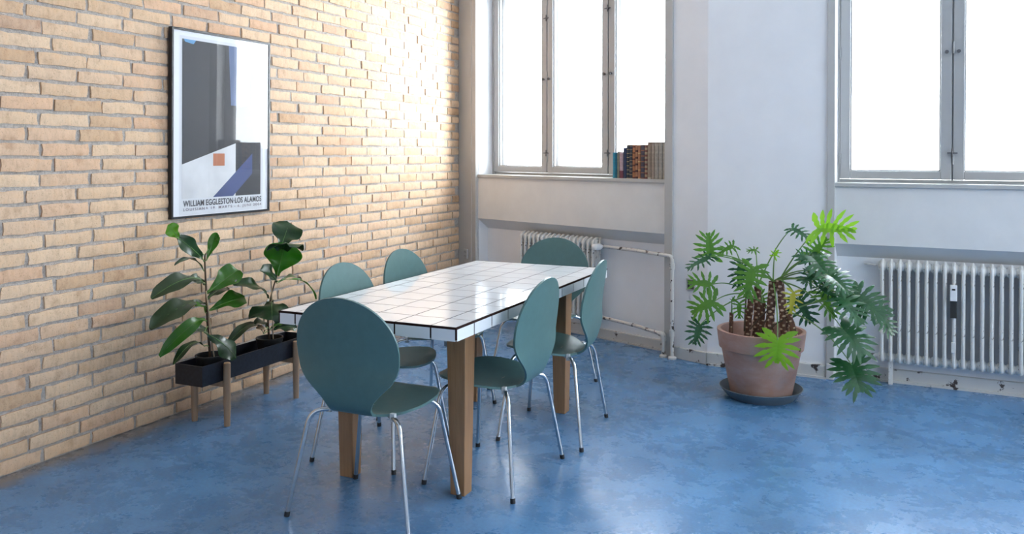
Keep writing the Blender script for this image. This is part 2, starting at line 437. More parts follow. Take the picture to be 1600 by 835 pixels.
def make_window(name, label, loc, rz, s0, s1, dn):
    w = struct(name, label, 'window', loc, rz)
    n = 3; mull = 0.016; cw = (s1 - s0 - 0.02) / n; z0, z1 = 1.258, 2.83
    fr = MB()
    fr.box(s0 - 0.005, s0 + 0.012, dn, dn + 0.15, 1.238, z1 + 0.03); fr.box(s1 - 0.012, s1 + 0.005, dn, dn + 0.15, 1.238, z1 + 0.03)
    fr.box(s0, s1, dn, dn + 0.15, z1, z1 + 0.03); fr.box(s0, s1, dn + 0.012, dn + 0.15, 1.238, z0 - 0.002)
    for i in (1, 2): fr.box(s0 + 0.01 + cw * i - 0.005, s0 + 0.01 + cw * i + 0.005, dn + 0.02, dn + 0.15, z0, z1)
    fr.build('window_frame', M['winframe'], w)
    MB().box(s0 - 0.001, s1 + 0.001, -0.012, dn + 0.03, ZS, 1.238, 0.004).build('window_sill', M['trim'], w)
    cm = casement_mesh(cw - 0.008, z1 - z0 - 0.004, 0.06, 0.045, M['winframe'], 'casement')
    pm = MB().box(0.055, cw - 0.063, 0.018, 0.022, 0.05, z1 - z0 - 0.055).mesh('pane', M['pane'])
    om = casement_mesh(cw - 0.008, z1 - z0 - 0.004, 0.04, 0.035, M['outframe'], 'outer_casement')
    pm2 = MB().box(0.037, cw - 0.045, 0.014, 0.018, 0.032, z1 - z0 - 0.038).mesh('pane', M['pane'])
    hm = MB().tube([(0, 0, -0.035), (0, 0, 0.035)], 0.0055, 8).mesh('hinge', M['winframe'])
    kb = MB().tube([(0, 0, 0), (0, -0.012, 0)], 0.007, 10).tube([(0, -0.012, 0), (0, -0.02, 0)], 0.011, 12).mesh('knob', M['iron'])
    for i in range(n):
        x = s0 + 0.01 + cw * i + 0.004
        c = put('casement', cm, w, loc=(x, dn + 0.0, z0 + 0.002)); put('pane', pm, c)
        for hz in (0.13, 0.8, 1.42): put('hinge', hm, c, loc=(0.0 if i != 2 else cw - 0.008, -0.003, hz))
        if i < 2: put('knob', kb, c, loc=(cw - 0.036, 0, 0.775))
        if i > 0: put('knob', kb, c, loc=(0.028, 0, 0.775))
        o = put('outer_casement', om, w, loc=(x, dn + 0.105, z0 + 0.002)); put('pane', pm2, o)
    # cross shaped turn latches where two casements meet
    for i in (1, 2):
        for zz in (0.165, 1.28):
            x = s0 + 0.01 + cw * i
            lm = MB().tube([(x, dn - 0.012, z0 + zz), (x, dn + 0.002, z0 + zz)], 0.010, 10)
            lm.tube([(x - 0.028, dn - 0.010, z0 + zz), (x + 0.028, dn - 0.010, z0 + zz)], 0.0045, 8)
            lm.tube([(x, dn - 0.010, z0 + zz - 0.026), (x, dn - 0.010, z0 + zz + 0.026)], 0.0045, 8)
            lm.build('latch', M['iron'], w)
    return w
def portal(loc_s, zc, wd, ht, org, rz):
    l = bpy.data.lights.new('sky_portal', 'AREA'); l.shape = 'RECTANGLE'; l.size = wd; l.size_y = ht
    l.cycles.is_portal = True
    o = bpy.data.objects.new('sky_portal', l); col.objects.link(o)
    m = Matrix.Translation(org) @ Matrix.Rotation(rz, 4, 'Z') @ Matrix.Translation((loc_s, 0.42, zc)) @ Matrix.Rotation(R(-90), 4, 'X')
    o.matrix_world = m

# wall_back: bay with window_1
W1 = dict(loc=P0, rz=-A1)
mb = MB(); pn = MB()
mb.box(-0.02, 0.242, 0, 0.33, 0, H)
mb.box(2.246, L1, 0, 0.4, 0, H)
bay_wall(mb, pn, 0.242, 2.246, 3)
wb = struct('wall_back', 'white plastered bay wall around the left window', 'wall', P0, -A1, mb.mesh('wall_back', M['plaster']))
pn.build('spandrel_panel', M['panel'], wb)
MB().box(0.0, 0.165, -0.010, 0.01, 0, H).box(0.165, 0.185, -0.020, 0.01, 0, H, 0.004).box(0.185, 0.222, -0.014, 0.01, 0, H).box(0.222, 0.242, -0.022, 0.02, 0, H, 0.004).build('casing', M['trim'], wb)
MB().box(2.246, 2.311, -0.016, 0.02, 0, H, 0.003).build('casing', M['trim'], wb)
struct('baseboard_back', 'chipped grey baseboard below the left window', 'baseboard', P0, -A1,
       MB().box(0.242, 2.246, RC - 0.022, RC + 0.01, 0, 0.075, 0.006).box(2.311, L1, -0.018, 0.01, 0, 0.083, 0.006).box(0.242, 2.246, RC - 0.035, RC, 0, 0.012).mesh('baseboard_back', M['skirting']))
make_window('window_1', 'left grey-framed casement window in the angled bay', P0, -A1, 0.252, 2.246, 0.17)
portal(1.25, 2.05, 2.0, 1.62, P0, -A1)

# wall_corner: pier and second bay with window_2, third bay outside the frame
L2 = 6.0
mb = MB(); pn = MB()
mb.box(0, 0.757, 0, 0.4, 0, H); mb.box(0.757, 0.802, 0, 0.4, 0, H)
bay_wall(mb, pn, 0.802, 2.745, 3); mb.box(2.745, 3.6, 0, 0.4, 0, H); bay_wall(mb, pn, 3.6, 5.54, 3); mb.box(5.54, L2, 0, 0.4, 0, H)
wc = struct('wall_side', 'white plastered wall and pier around the right window', 'wall', K, -A2, mb.mesh('wall_side', M['plaster']))
pn.build('spandrel_panel', M['panel'], wc)
for a, b in ((0.757, 0.802), (2.745, 2.79), (3.555, 3.6), (5.54, 5.585)):
    MB().box(a, b, -0.016, 0.02, 0, H, 0.003).build('casing', M['trim'], wc)
struct('baseboard_side', 'chipped grey baseboard below the right window and pier', 'baseboard', K, -A2,
       MB().box(0, 0.757, -0.018, 0.01, 0, 0.085, 0.006).box(0.757, 0.802, -0.03, 0.01, 0, 0.10, 0.005).box(0.802, 2.745, RC - 0.025, RC + 0.01, 0, 0.08, 0.006).box(0.802, 2.745, RC - 0.04, RC, 0, 0.014).box(0, 0.76, -0.03, 0, 0, 0.014)
       .box(2.745, 3.6, -0.018, 0.01, 0, 0.085).mesh('baseboard_side', M['skirting']))
make_window('window_2', 'right grey-framed casement window above the wide radiator', K, -A2, 0.802, 2.745, 0.13)
make_window('window_3', 'casement window further right, outside the picture', K, -A2, 3.6, 5.54, 0.13)
portal(1.77, 2.05, 1.95, 1.62, K, -A2); portal(4.57, 2.05, 1.95, 1.62, K, -A2)

# wall_right: two more windows of the same kind, outside the picture (they light the right sides of the chairs)
KR = Vector((XR, 5.45, 0)); LR = 8.45
mb = MB(); pn = MB(); mb.box(0, 1.0, 0, 0.33, 0, H); bay_wall(mb, pn, 1.0, 2.945, 3); mb.box(2.945, 3.6, 0, 0.33, 0, H); bay_wall(mb, pn, 3.6, 5.54, 3); mb.box(5.54, LR, 0, 0.33, 0, H)
wr = struct('wall_right', 'white wall with windows on the right, outside the picture', 'wall', KR, -math.pi / 2, mb.mesh('wall_right', M['plaster']))
pn.build('spandrel_panel', M['panel'], wr)
make_window('window_4', 'first casement window in the right wall, outside the picture', KR, -math.pi / 2, 1.0, 2.945, 0.13)
make_window('window_5', 'second casement window in the right wall, outside the picture', KR, -math.pi / 2, 3.6, 5.54, 0.13)
portal(1.97, 2.05, 1.95, 1.62, KR, -math.pi / 2); portal(4.57, 2.05, 1.95, 1.62, KR, -math.pi / 2)

# ------------------------------------------------------------------ radiators and pipes
def section_mesh(h):
    mb = MB(); d = 0.098
    front = fillet([(0, 0.052, 0.022), (0, 0.012, 0.030), (0, 0.012, h - 0.030), (0, 0.052, h - 0.008)], 0.03, 5)
    mb.tube(front, 0.011, 8); 
    back = fillet([(0, 0.052, 0.022), (0, 0.088, 0.030), (0, 0.088, h - 0.030), (0, 0.052, h - 0.008)], 0.03, 5)
    mb.tube(back, 0.011, 8)
    mb.tube([(0, 0.05, 0.02), (0, 0.05, h - 0.01)], 0.011, 8)
    for z in (0.045, h - 0.045):
        mb.tube([(-0.0245, 0.05, z), (-0.015, 0.05, z), (0.015, 0.05, z), (0.0245, 0.05, z)], [0.021, 0.03, 0.03, 0.021], 12)
        mb.box(-0.008, 0.008, 0.014, 0.088, z - 0.026, z + 0.026)
    mb.box(-0.0035, 0.0035, 0.03, 0.09, 0.05, h - 0.05)  # added web plate, not in a column radiator; shades the gaps between sections
    return mb.mesh('section', M['radiator'])
def radiator(label, org, rz, s0, count, z0, h):
    t = thing('radiator', label, 'radiator', org, rz)
    sm = section_mesh(h)
    for i in range(count): put('section', sm, t, loc=(s0 + 0.049 * i, 0.004, z0))
    # feet that carry the end sections
    for i in (1, count - 2):
        MB().box(s0 + 0.049 * i - 0.012, s0 + 0.049 * i + 0.012, 0.03, 0.075, 0.0, z0 + 0.03).build('foot', M['radiator'], t)
    return t
ra = radiator('old ribbed white radiator under the left window, behind the head chair', P0, -A1, 0.775, 17, 0.135, 0.645)
rb = radiator('wide old ribbed radiator under the right window with heat meter', K, -A2, 1.075, 33, 0.118, 0.652)
# valve on the left radiator
vz = 0.716; vs = 0.775 + 17 * 0.049
val = MB(); val.tube([(vs - 0.03, 0.05, vz), (vs + 0.01, 0.05, vz), (vs + 0.035, 0.05, vz)], [0.018, 0.018, 0.014], 12)
val.build('valve', M['steel'], ra)
MB().tube([(vs + 0.02, 0.04, vz), (vs + 0.02, 0.005, vz), (vs + 0.02, -0.05, vz), (vs + 0.02, -0.056, vz)], [0.014, 0.027, 0.024, 0.016], 16).build('thermostat_knob', M['white'], ra, label='round white thermostat knob')
MB().tube([(vs - 0.01, 0.05, vz + 0.02), (vs - 0.01, 0.05, vz + 0.065)], 0.006, 8).tube([(vs - 0.022, 0.05, vz + 0.062), (vs + 0.002, 0.05, vz + 0.062)], 0.005, 8).build('bleed_screw', M['pipe'], ra)
# heat meter on the right radiator
ms = 1.4645
hm = MB().box(ms - 0.019, ms + 0.019, -0.022, 0.006, 0.548, 0.642, 0.005).build('heat_meter', M['white'], rb, label='small white heat meter with a dark display')
MB().box(ms - 0.009, ms + 0.009, -0.024, -0.021, 0.612, 0.622).build('display', M['dark'], hm)
MB().box(ms - 0.017, ms + 0.017, 0.0, 0.012, 0.445, 0.548).build('meter_bracket', M['dark'], rb)
MB().box(ms - 0.012, ms + 0.012, 0.0, 0.012, 0.235, 0.30, 0.004).build('lower_bracket', M['radiator'], rb)
MB().tube([(1.0, 0.05, 0.165), (1.06, 0.05, 0.165)], 0.014, 10).tube([(0.93, 0.05, 0.165), (0.93, 0.12, 0.165)], 0.012, 10).tube([(0.92, 0.05, 0.165), (1.0, 0.05, 0.165)], 0.012, 10).build('pipe_stub', M['pipe'], rb)
MB().box(0.965, 0.985, 0.10, 0.118, 0.722, 0.73).tube([(0.975, 0.11, 0.726), (1.04, 0.06, 0.726)], 0.006, 6).build('wall_bracket', M['pipe'], rb)
# pipes
sp = thing('heating_pipe', 'chipped white heating supply pipe running right from the radiator valve and down to the floor', 'pipe', P0, -A1)
MB().tube(fillet([(vs + 0.03, 0.05, vz), (1.95, 0.03, 0.714), (2.335, -0.045, 0.710), (2.335, -0.045, 0.008)], 0.035, 6), 0.0135, 12).build('pipe', M['pipe'], sp)
MB().tube([(2.335, -0.045, 0.62), (2.335, -0.045, 0.66)], 0.019, 12).build('coupling', M['pipe'], sp)
MB().tube([(2.335, -0.045, 0.155), (2.335, -0.045, 0.20)], 0.0185, 12).build('coupling', M['pipe'], sp)
MB().tube([(2.335, -0.045, 0.0), (2.335, -0.045, 0.012), (2.335, -0.045, 0.02)], [0.03, 0.03, 0.016], 16).build('floor_flange', M['pipe'], sp)
rp = thing('heating_pipe', 'lower chipped white return pipe along the baseboard with elbow into the floor', 'pipe', P0, -A1)
MB().tube(fillet([(vs - 0.04, 0.05, 0.178), (1.95, 0.03, 0.165), (2.262, -0.045, 0.158), (2.262, -0.045, 0.008)], 0.03, 6), 0.0135, 12).build('pipe', M['pipe'], rp)
MB().tube(fillet([(2.225, -0.036, 0.159), (2.262, -0.045, 0.158), (2.262, -0.045, 0.115)], 0.03, 6), 0.0195, 12).build('elbow', M['pipe'], rp)
MB().tube([(2.262, -0.045, 0.0), (2.262, -0.045, 0.012), (2.262, -0.045, 0.02)], [0.028, 0.028, 0.016], 16).build('floor_flange', M['pipe'], rp)

# ------------------------------------------------------------------ dining table
TX0, TX1, TY0, TY1, TZ, TB = -2.363, -1.516, 2.813, 4.638, 0.760, 0.707
tb = thing('dining_table', 'long table with white tiled top, dark grout and tapered wooden legs', 'table', (-1.93, 3.74, 0))
ox, oy = 1.93, -3.74
E_ = 0.007; G = 0.0027
MB().box(TX0 + 0.0008 + ox, TX1 - 0.0008 + ox, TY0 + 0.0008 + oy, TY1 - 0.0008 + oy, TB + 0.004, TZ - 0.0085).box(TX0 + ox, TX1 + ox, TY0 + oy, TY1 + oy, TZ - 0.0085, TZ - 0.0005).build('table_core', M['grout'], tb, label='dark grouted core')
MB().box(TX0 + 0.03 + ox, TX1 - 0.03 + ox, TY0 + 0.03 + oy, TY1 - 0.03 + oy, TB - 0.006, TB + 0.004).build('underside_board', M['board'], tb, label='pale board under the tiles')
xs = [TX0, -2.277, -2.117, -1.955, -1.792, -1.629, TX1]
ys = [TY0] + [2.961 + 0.1594 * k for k in range(11)] + [TY1]
ys = [y for y in ys if y <= TY1]
tm = {}
def tile(x0, x1, y0, y1, z0, z1):
    key = (round(x1 - x0, 4), round(y1 - y0, 4), round(z1 - z0, 4))
    if key not in tm: tm[key] = MB().box(-key[0] / 2, key[0] / 2, -key[1] / 2, key[1] / 2, -key[2] / 2, key[2] / 2).mesh('tile', M['tile'])
    put('tile', tm[key], tb, loc=((x0 + x1) / 2 + ox, (y0 + y1) / 2 + oy, (z0 + z1) / 2 + random.uniform(-0.0001, 0.0001)))
for i in range(len(xs) - 1):
    for j in range(len(ys) - 1):
        tile(xs[i] + (E_ if i == 0 else G), xs[i + 1] - (E_ if i == len(xs) - 2 else G),
             ys[j] + (E_ if j == 0 else G), ys[j + 1] - (E_ if j == len(ys) - 2 else G), TZ - 0.006, TZ)
for i in range(len(xs) - 1):
    for y0, y1 in ((TY0, TY0 + 0.0045), (TY1 - 0.0045, TY1)):
        tile(xs[i] + (E_ if i == 0 else 0.0038), xs[i + 1] - (E_ if i == len(xs) - 2 else 0.0038), y0, y1, TB - 0.001, TZ - 0.009)
for j in range(len(ys) - 1):
    for x0, x1 in ((TX0, TX0 + 0.0045), (TX1 - 0.0045, TX1)):
        tile(x0, x1, ys[j] + (E_ if j == 0 else 0.0036), ys[j + 1] - (E_ if j == len(ys) - 2 else 0.0036), TB - 0.001, TZ - 0.009)
def leg_mesh(w0, w1, h):
    mb = MB(); a, b = w0 / 2, w1 / 2
    bm = bmesh.new(); bmesh.ops.create_cube(bm, size=1)
    for v in bm.verts:
        w = w1 if v.co.z > 0 else w0; v.co = Vector((v.co.x * w, v.co.y * w, (v.co.z + 0.5) * h))
    bmesh.ops.bevel(bm, geom=bm.edges[:], offset=0.002, segments=1, affect='EDGES')
    return mb.frombm(bm).mesh('leg', M['leg'])
lm = leg_mesh(0.066, 0.090, TB - 0.006)
for x, y in ((-1.655, 3.110), (-2.195, 3.085), (-1.675, 4.32), (-2.215, 4.32)):
    put('leg', lm, tb, loc=(x + ox, y + oy, 0))

# ------------------------------------------------------------------ chairs
def chair_shell():
    prof = spline([(0.238, 0, 0.440), (0.17, 0, 0.446), (0.04, 0, 0.434), (-0.08, 0, 0.424), (-0.145, 0, 0.427), (-0.186, 0, 0.457), (-0.204, 0, 0.53), (-0.214, 0, 0.66), (-0.236, 0, 0.80), (-0.253, 0, 0.884)], 10)
    cum = [0]
    for a, b in zip(prof, prof[1:]): cum.append(cum[-1] + (b - a).length)
    S = cum[-1]
    def pt(s):
        s = max(0, min(S, s))
        for i in range(len(cum) - 1):
            if s <= cum[i + 1]:
                t = (s - cum[i]) / (cum[i + 1] - cum[i]); return prof[i].lerp(prof[i + 1], t)
        return prof[-1]
    rb_, rs = 0.230, 0.225
    def hw(s):
        d = S - s; c = rb_
        up_r = 0.205   # the back: a broad oval whose lower half tapers to the waist
        if d <= up_r: bk = rb_ * math.sqrt(max(0, 1 - ((d - up_r) / up_r) ** 2))
        else:
            tab = [(.205, .230), (.25, .2275), (.29, .218), (.325, .196), (.355, .163), (.385, .127), (.41, .101), (.435, .086), (.46, .08), (.49, .07), (.53, 0.0), (2, 0.0)]
            for (d0, h0), (d1, h1) in zip(tab, tab[1:]):
                if d <= d1: bk = h0 + (h1 - h0) * (d - d0) / (d1 - d0); break
        ls = 0.192
        u = (s - ls) / ls
        st = rs * (max(0, 1 - abs(u) ** 2.3)) ** (1 / 2.2) if abs(u) <= 1 else 0
        wst = 0.080 if 0.25 < s < S - 0.2 else 0
        return (bk ** 4 + st ** 4 + wst ** 4) ** 0.25
    rows = 64; nu = 12; vs = []; fs = []
    ss = []
    for i in range(rows + 1):
        t = i / rows; ss.append(S * (0.55 * t + 0.45 * (0.5 - 0.5 * math.cos(math.pi * t))))
    ss[0] = 0.0006; ss[-1] = S - 0.0006
    for s in ss:
        p = pt(s); h = max(hw(s), 0.006); back = min(1, max(0, (s - 0.5) / 0.1)); seat = 1 - min(1, max(0, (s - 0.30) / 0.12))
        for k in range(nu + 1):
            u = -1 + 2 * k / nu; y = h * math.sin(u * math.pi / 2 * 0.999)
            vs.append((p.x + back * 0.35 * y * y, y, p.z + seat * 0.36 * y * y))
    w = nu + 1
    for i in range(rows):
        for k in range(nu): fs.append((i * w + k, i * w + k + 1, (i + 1) * w + k + 1, (i + 1) * w + k))
    me = MB().add(vs, fs, True).mesh('tmp')
    bm = bmesh.new(); bm.from_mesh(me)
    bmesh.ops.solidify(bm, geom=bm.faces[:], thickness=0.0095)
    bpy.data.meshes.remove(me)
    return MB().frombm(bm, True).mesh('shell', M['chair'], 42)
chair_parts = None
def make_chair(label):
    t = thing('dining_chair', label, 'chair', group='teal moulded chairs around the tiled table')
    put('shell', chair_shell(), t)
    MB().tube([(0.01, 0, 0.408), (0.01, 0, 0.427)], 0.055, 20).build('mounting_plate', M['steel'], t)
    for sx, fx, fy, kx, ky in ((1, 0.215, 0.256, 0.165, 0.185), (-1, -0.215, 0.278, -0.160, 0.205)):
        for sy in (-1, 1):
            path = fillet([(0.012 + sx * 0.03, 0.02 * sy, 0.412), (kx, ky * sy, 0.412), (fx, fy * sy, 0.006)], 0.055, 8)
            lg = MB().tube(path, 0.0092, 12).build('leg', M['chrome'], t)
            e = Vector(path[-1]); d = (e - Vector(path[-2])).normalized()
            MB().tube([e - d * 0.014, e - Vector((0, 0, 0.0055))], 0.0108, 12).build('foot_cap', M['rubber'], lg)
            MB().box(kx * 0.72 - 0.008, kx * 0.72 + 0.008, ky * sy * 0.72 - 0.01, ky * sy * 0.72 + 0.01, 0.400, 0.430).build('bumper', M['clear'], t)
    return t
def copy_thing(src, label):
    r = src.copy(); col.objects.link(r); r['label'] = label
    for ch in src.children:
        c = ch.copy(); col.objects.link(c); c.parent = r
        for g in ch.children:
            d = g.copy(); col.objects.link(d); d.parent = c
    return r
c0 = make_chair('teal round-backed chair at the near end of the tiled table, back turned to the viewer')
c0.location = (-1.89, 2.84, 0); c0.rotation_euler = (0, 0, R(90))
for lab, loc, rz in (
    ('teal chair on the brick-wall side of the table, nearer the planter', (-2.235, 3.42, 0), 0),
    ('teal chair on the brick-wall side of the table, nearer the window bay', (-2.29, 4.05, 0), 0),
    ('teal chair on the open side of the table, next to the near wooden leg', (-1.628, 3.38, 0), 180),
    ('teal chair on the open side of the table, farther one toward the radiator pipes', (-1.604, 4.03, 0), 186),
    ('teal chair at the far head of the table, in front of the left radiator', (-1.978, 4.765, 0), -90)):
    c = copy_thing(c0, lab); c.location = loc; c.rotation_euler = (0, 0, R(rz))

# ------------------------------------------------------------------ framed poster
po = thing('framed_poster', 'black-framed exhibition poster under glass on the brick wall', 'poster', (XL, 3.741, 1.583))
po.rotation_euler = (0, R(0.6), R(0))
hw_, hh, dp = 0.388, 0.517, 0.030
fm = MB()
for a in ((-hw_, -hw_ + .012, -hh, hh), (hw_ - .012, hw_, -hh, hh), (-hw_ + .012, hw_ - .012, -hh, -hh + .012), (-hw_ + .012, hw_ - .012, hh - .012, hh)):
    fm.box(0.004, dp, a[0], a[1], a[2], a[3])
fm.build('frame', M['frame'], po)
MB().box(0.004, 0.022, -hw_ + .012, hw_ - .012, -hh + .012, hh - .012).build('paper', M['paper'], po)
MB().box(0.0255, 0.0275, -hw_ + .012, hw_ - .012, -hh + .012, hh - .012).build('glass', M['posterglass'], po)
def flat(name, pts, mat, d, label=None):
    P_ = [(0.022 + d, y - 3.741, z - 1.583) for y, z in pts]
    n = len(P_); MB().add(P_, [tuple(range(n))]).build(name, mat, po, label=label)
pc = lambda n, c: simple('print_' + n, c, 0.6, var=0.12, vscale=6)
flat('poster_sheet', [(3.412, 2.062), (4.072, 2.062), (4.072, 1.082), (3.412, 1.082)], simple('sheet', (0.68, 0.69, 0.72), 0.6), 0.0004)
flat('print', [(3.43, 2.045), (4.053, 2.045), (4.053, 1.172), (3.43, 1.172)], pc('charcoal', (0.022, 0.024, 0.032)), 0.0008, 'dark charcoal printed ground')
flat('color_block', [(3.78, 2.045), (3.96, 2.045), (3.96, 1.70), (3.80, 1.70)], pc('dusk', (0.10, 0.15, 0.28)), 0.0011, 'dull blue printed block')
flat('color_block', [(3.43, 1.36), (3.84, 1.48), (3.84, 1.172), (3.43, 1.172)], pc('pale', (0.66, 0.66, 0.67)), 0.0012, 'pale grey printed block')
flat('color_block', [(3.66, 1.172), (3.98, 1.42), (3.98, 1.30), (3.82, 1.172)], pc('navy', (0.045, 0.07, 0.20)), 0.0014, 'navy printed block')
flat('color_block', [(3.66, 1.42), (3.75, 1.42), (3.75, 1.35), (3.66, 1.35)], pc('amber', (0.50, 0.17, 0.08)), 0.0016, 'small amber printed block')
flat('color_block', [(3.44, 2.045), (3.53, 2.045), (3.51, 2.022), (3.45, 2.03)], pc('sky', (0.12, 0.32, 0.55)), 0.0016, 'small blue printed corner')
def lettering(txt, y0, y1, z0, z1, mat, spacing, bold=0.0):
    cu = bpy.data.curves.new('lettering', 'FONT'); cu.body = txt; cu.space_character = spacing; cu.offset = bold
    o = bpy.data.objects.new('tmp', cu); col.objects.link(o)
    bpy.context.view_layer.update()
    me = bpy.data.meshes.new_from_object(o.evaluated_get(bpy.context.evaluated_depsgraph_get()))
    bpy.data.objects.remove(o)
    X = [v.co.x for v in me.vertices]; Y = [v.co.y for v in me.vertices]
    for v in me.vertices:
        a = (v.co.x - min(X)) / (max(X) - min(X)); b = (v.co.y - min(Y)) / (max(Y) - min(Y))
        v.co = Vector((0.0237, y0 + (y1 - y0) * a - 3.741, z0 + (z1 - z0) * b - 1.583))
    me.materials.append(mat); put('lettering', me, po)
lettering('WILLIAM EGGLESTON\u00b7LOS ALAMOS', 3.440, 4.060, 1.128, 1.162, M['ink'], 1.05, 0.022)
lettering('LOUISIANA 19. MARTS - 6. JUNI 2004', 3.440, 4.060, 1.100, 1.120, M['ink2'], 1.35, 0.008)

# ------------------------------------------------------------------ sockets
so = thing('wall_socket', 'square wall socket with dark face on the white pier beside the large plant', 'socket', P0, -A1)
fr = MB()
for a in ((2.425, 2.433, .485, .565), (2.489, 2.497, .485, .565), (2.433, 2.489, .485, .493), (2.433, 2.489, .557, .565)): fr.box(a[0], a[1], -0.012, 0.002, a[2], a[3])
fr.build('rim', M['trim'], so); MB().box(2.433, 2.489, -0.006, 0.002, .493, .557).build('face', M['dark'], so)
MB().tube([(2.461, -0.0055, .535), (2.461, -0.009, .535)], 0.018, 16).build('insert', M['steel'], so)
s2 = thing('wall_socket', 'pale double socket low on the corner pillar behind the table', 'socket', P0, -A1)
MB().box(0.078, 0.128, -0.024, -0.008, 0.49, 0.575, 0.004).build('plate', M['trim'], s2)
hl = MB()
for zz in (0.515, 0.55):
    for dx in (-0.009, 0.009): hl.tube([(0.103 + dx, -0.0235, zz), (0.103 + dx, -0.0246, zz)], 0.004, 8)
hl.build('socket_hole', M['dark'], s2)

# ------------------------------------------------------------------ books on the left window sill
books = [  # s0, s1, top, material, label
 (1.759, 1.784, 1.427, mat_book('bk_teal', (0.012, 0.22, 0.32)), 'small turquoise book, first from the window latch'),
 (1.785, 1.801, 1.427, mat_book('bk_petrol', (0.008, 0.13, 0.20)), 'thin petrol blue book next to the small turquoise one'),
 (1.802, 1.821, 1.431, mat_book('bk_olive', (0.22, 0.21, 0.16)), 'thin olive grey book left of the pinkish one'),
 (1.822, 1.857, 1.427, mat_book('bk_pink', (0.42, 0.30, 0.32), True, (0.16, 0.04, 0.06), 0.5, 0.11), 'short pinkish book with a maroon foot'),
 (1.860, 1.888, 1.463, mat_book('bk_navy', (0.012, 0.03, 0.085)), 'plain navy book, middle height'),
 (1.890, 1.914, 1.483, mat_book('bk_black', (0.022, 0.028, 0.04), True, (0.34, 0.26, 0.14), 0.030, 0.16), 'black gold-banded book beside the plain navy one'),
 (1.915, 1.943, 1.483, mat_book('bk_slate', (0.035, 0.04, 0.055), True, (0.30, 0.24, 0.16), 0.026, 0.16), 'slate gold-banded book left of the brown leather ones'),
 (1.944, 1.969, 1.481, mat_book('bk_brown', (0.33, 0.13, 0.055), True, (0.10, 0.03, 0.02), 0.045, 0.25), 'brown leather book, first of the brown three'),
 (1.970, 1.993, 1.481, mat_book('bk_tan', (0.36, 0.17, 0.09), True, (0.06, 0.02, 0.02), 0.048, 0.3), 'tan leather book between two brown ones'),
 (1.994, 2.016, 1.482, mat_book('bk_rust', (0.34, 0.14, 0.07), True, (0.55, 0.38, 0.16), 0.06, 0.1), 'rust brown book, third of the brown three'),
 (2.018, 2.052, 1.483, mat_book('bk_ink', (0.05, 0.045, 0.065), True, (0.20, 0.09, 0.06), 0.04, 0.2), 'thick dark ink blue book with faint bands'),
 (2.054, 2.077, 1.482, mat_book('bk_cream', (0.34, 0.24, 0.15), True, (0.16, 0.05, 0.04), 0.032, 0.45), 'cream and red banded book beside the taupe set'),
 (2.079, 2.111, 1.502, mat_book('bk_taupe1', (0.27, 0.20, 0.15), True, (0.4, 0.35, 0.28), 0.6, 0.02), 'brownish taupe tall book, first of the plain tall set'),
 (2.113, 2.141, 1.502, mat_book('bk_taupe2', (0.31, 0.24, 0.19)), 'warm taupe tall book, second of the plain tall set'),
 (2.143, 2.175, 1.502, mat_book('bk_grey1', (0.34, 0.30, 0.25)), 'grey beige tall book in the middle of the plain tall set'),
 (2.178, 2.211, 1.501, mat_book('bk_grey2', (0.33, 0.30, 0.26)), 'grey tall book, fourth of the plain tall set'),
 (2.213, 2.238, 1.501, mat_book('bk_grey3', (0.31, 0.29, 0.25)), 'pale grey tall book against the window reveal'),
]
for k, (a, b, top, mat, lab) in enumerate(books):
    org = P0 + Vector((math.cos(A1), -math.sin(A1), 0)) * ((a + b) / 2)
    t = thing('book', lab, 'book', (org.x, org.y, 1.238), -A1, 'old books on the window sill')
    w, h = b - a - 0.001, top - 1.238; d = 0.11 if k < 5 else 0.135; n0 = 0.004
    cv = MB(); nseg = 7   # rounded spine and two boards
    poly = [(-w / 2, n0 + d)] + [(-w / 2 * math.cos(math.pi * i / nseg), n0 + 0.006 - 0.006 * math.sin(math.pi * i / nseg)) for i in range(nseg + 1)] + [(w / 2, n0 + d), (w / 2 - 0.0025, n0 + d), (w / 2 - 0.0025, n0 + 0.01), (-w / 2 + 0.0025, n0 + 0.01), (-w / 2 + 0.0025, n0 + d)]
    cv.prism(poly, 0, h, 'xyz'); cv.build('cover', mat, t)
    MB().box(-w / 2 + 0.0027, w / 2 - 0.0027, n0 + 0.0095, n0 + d - 0.004, 0.003, h - 0.004).build('pages', M['pages'], t)

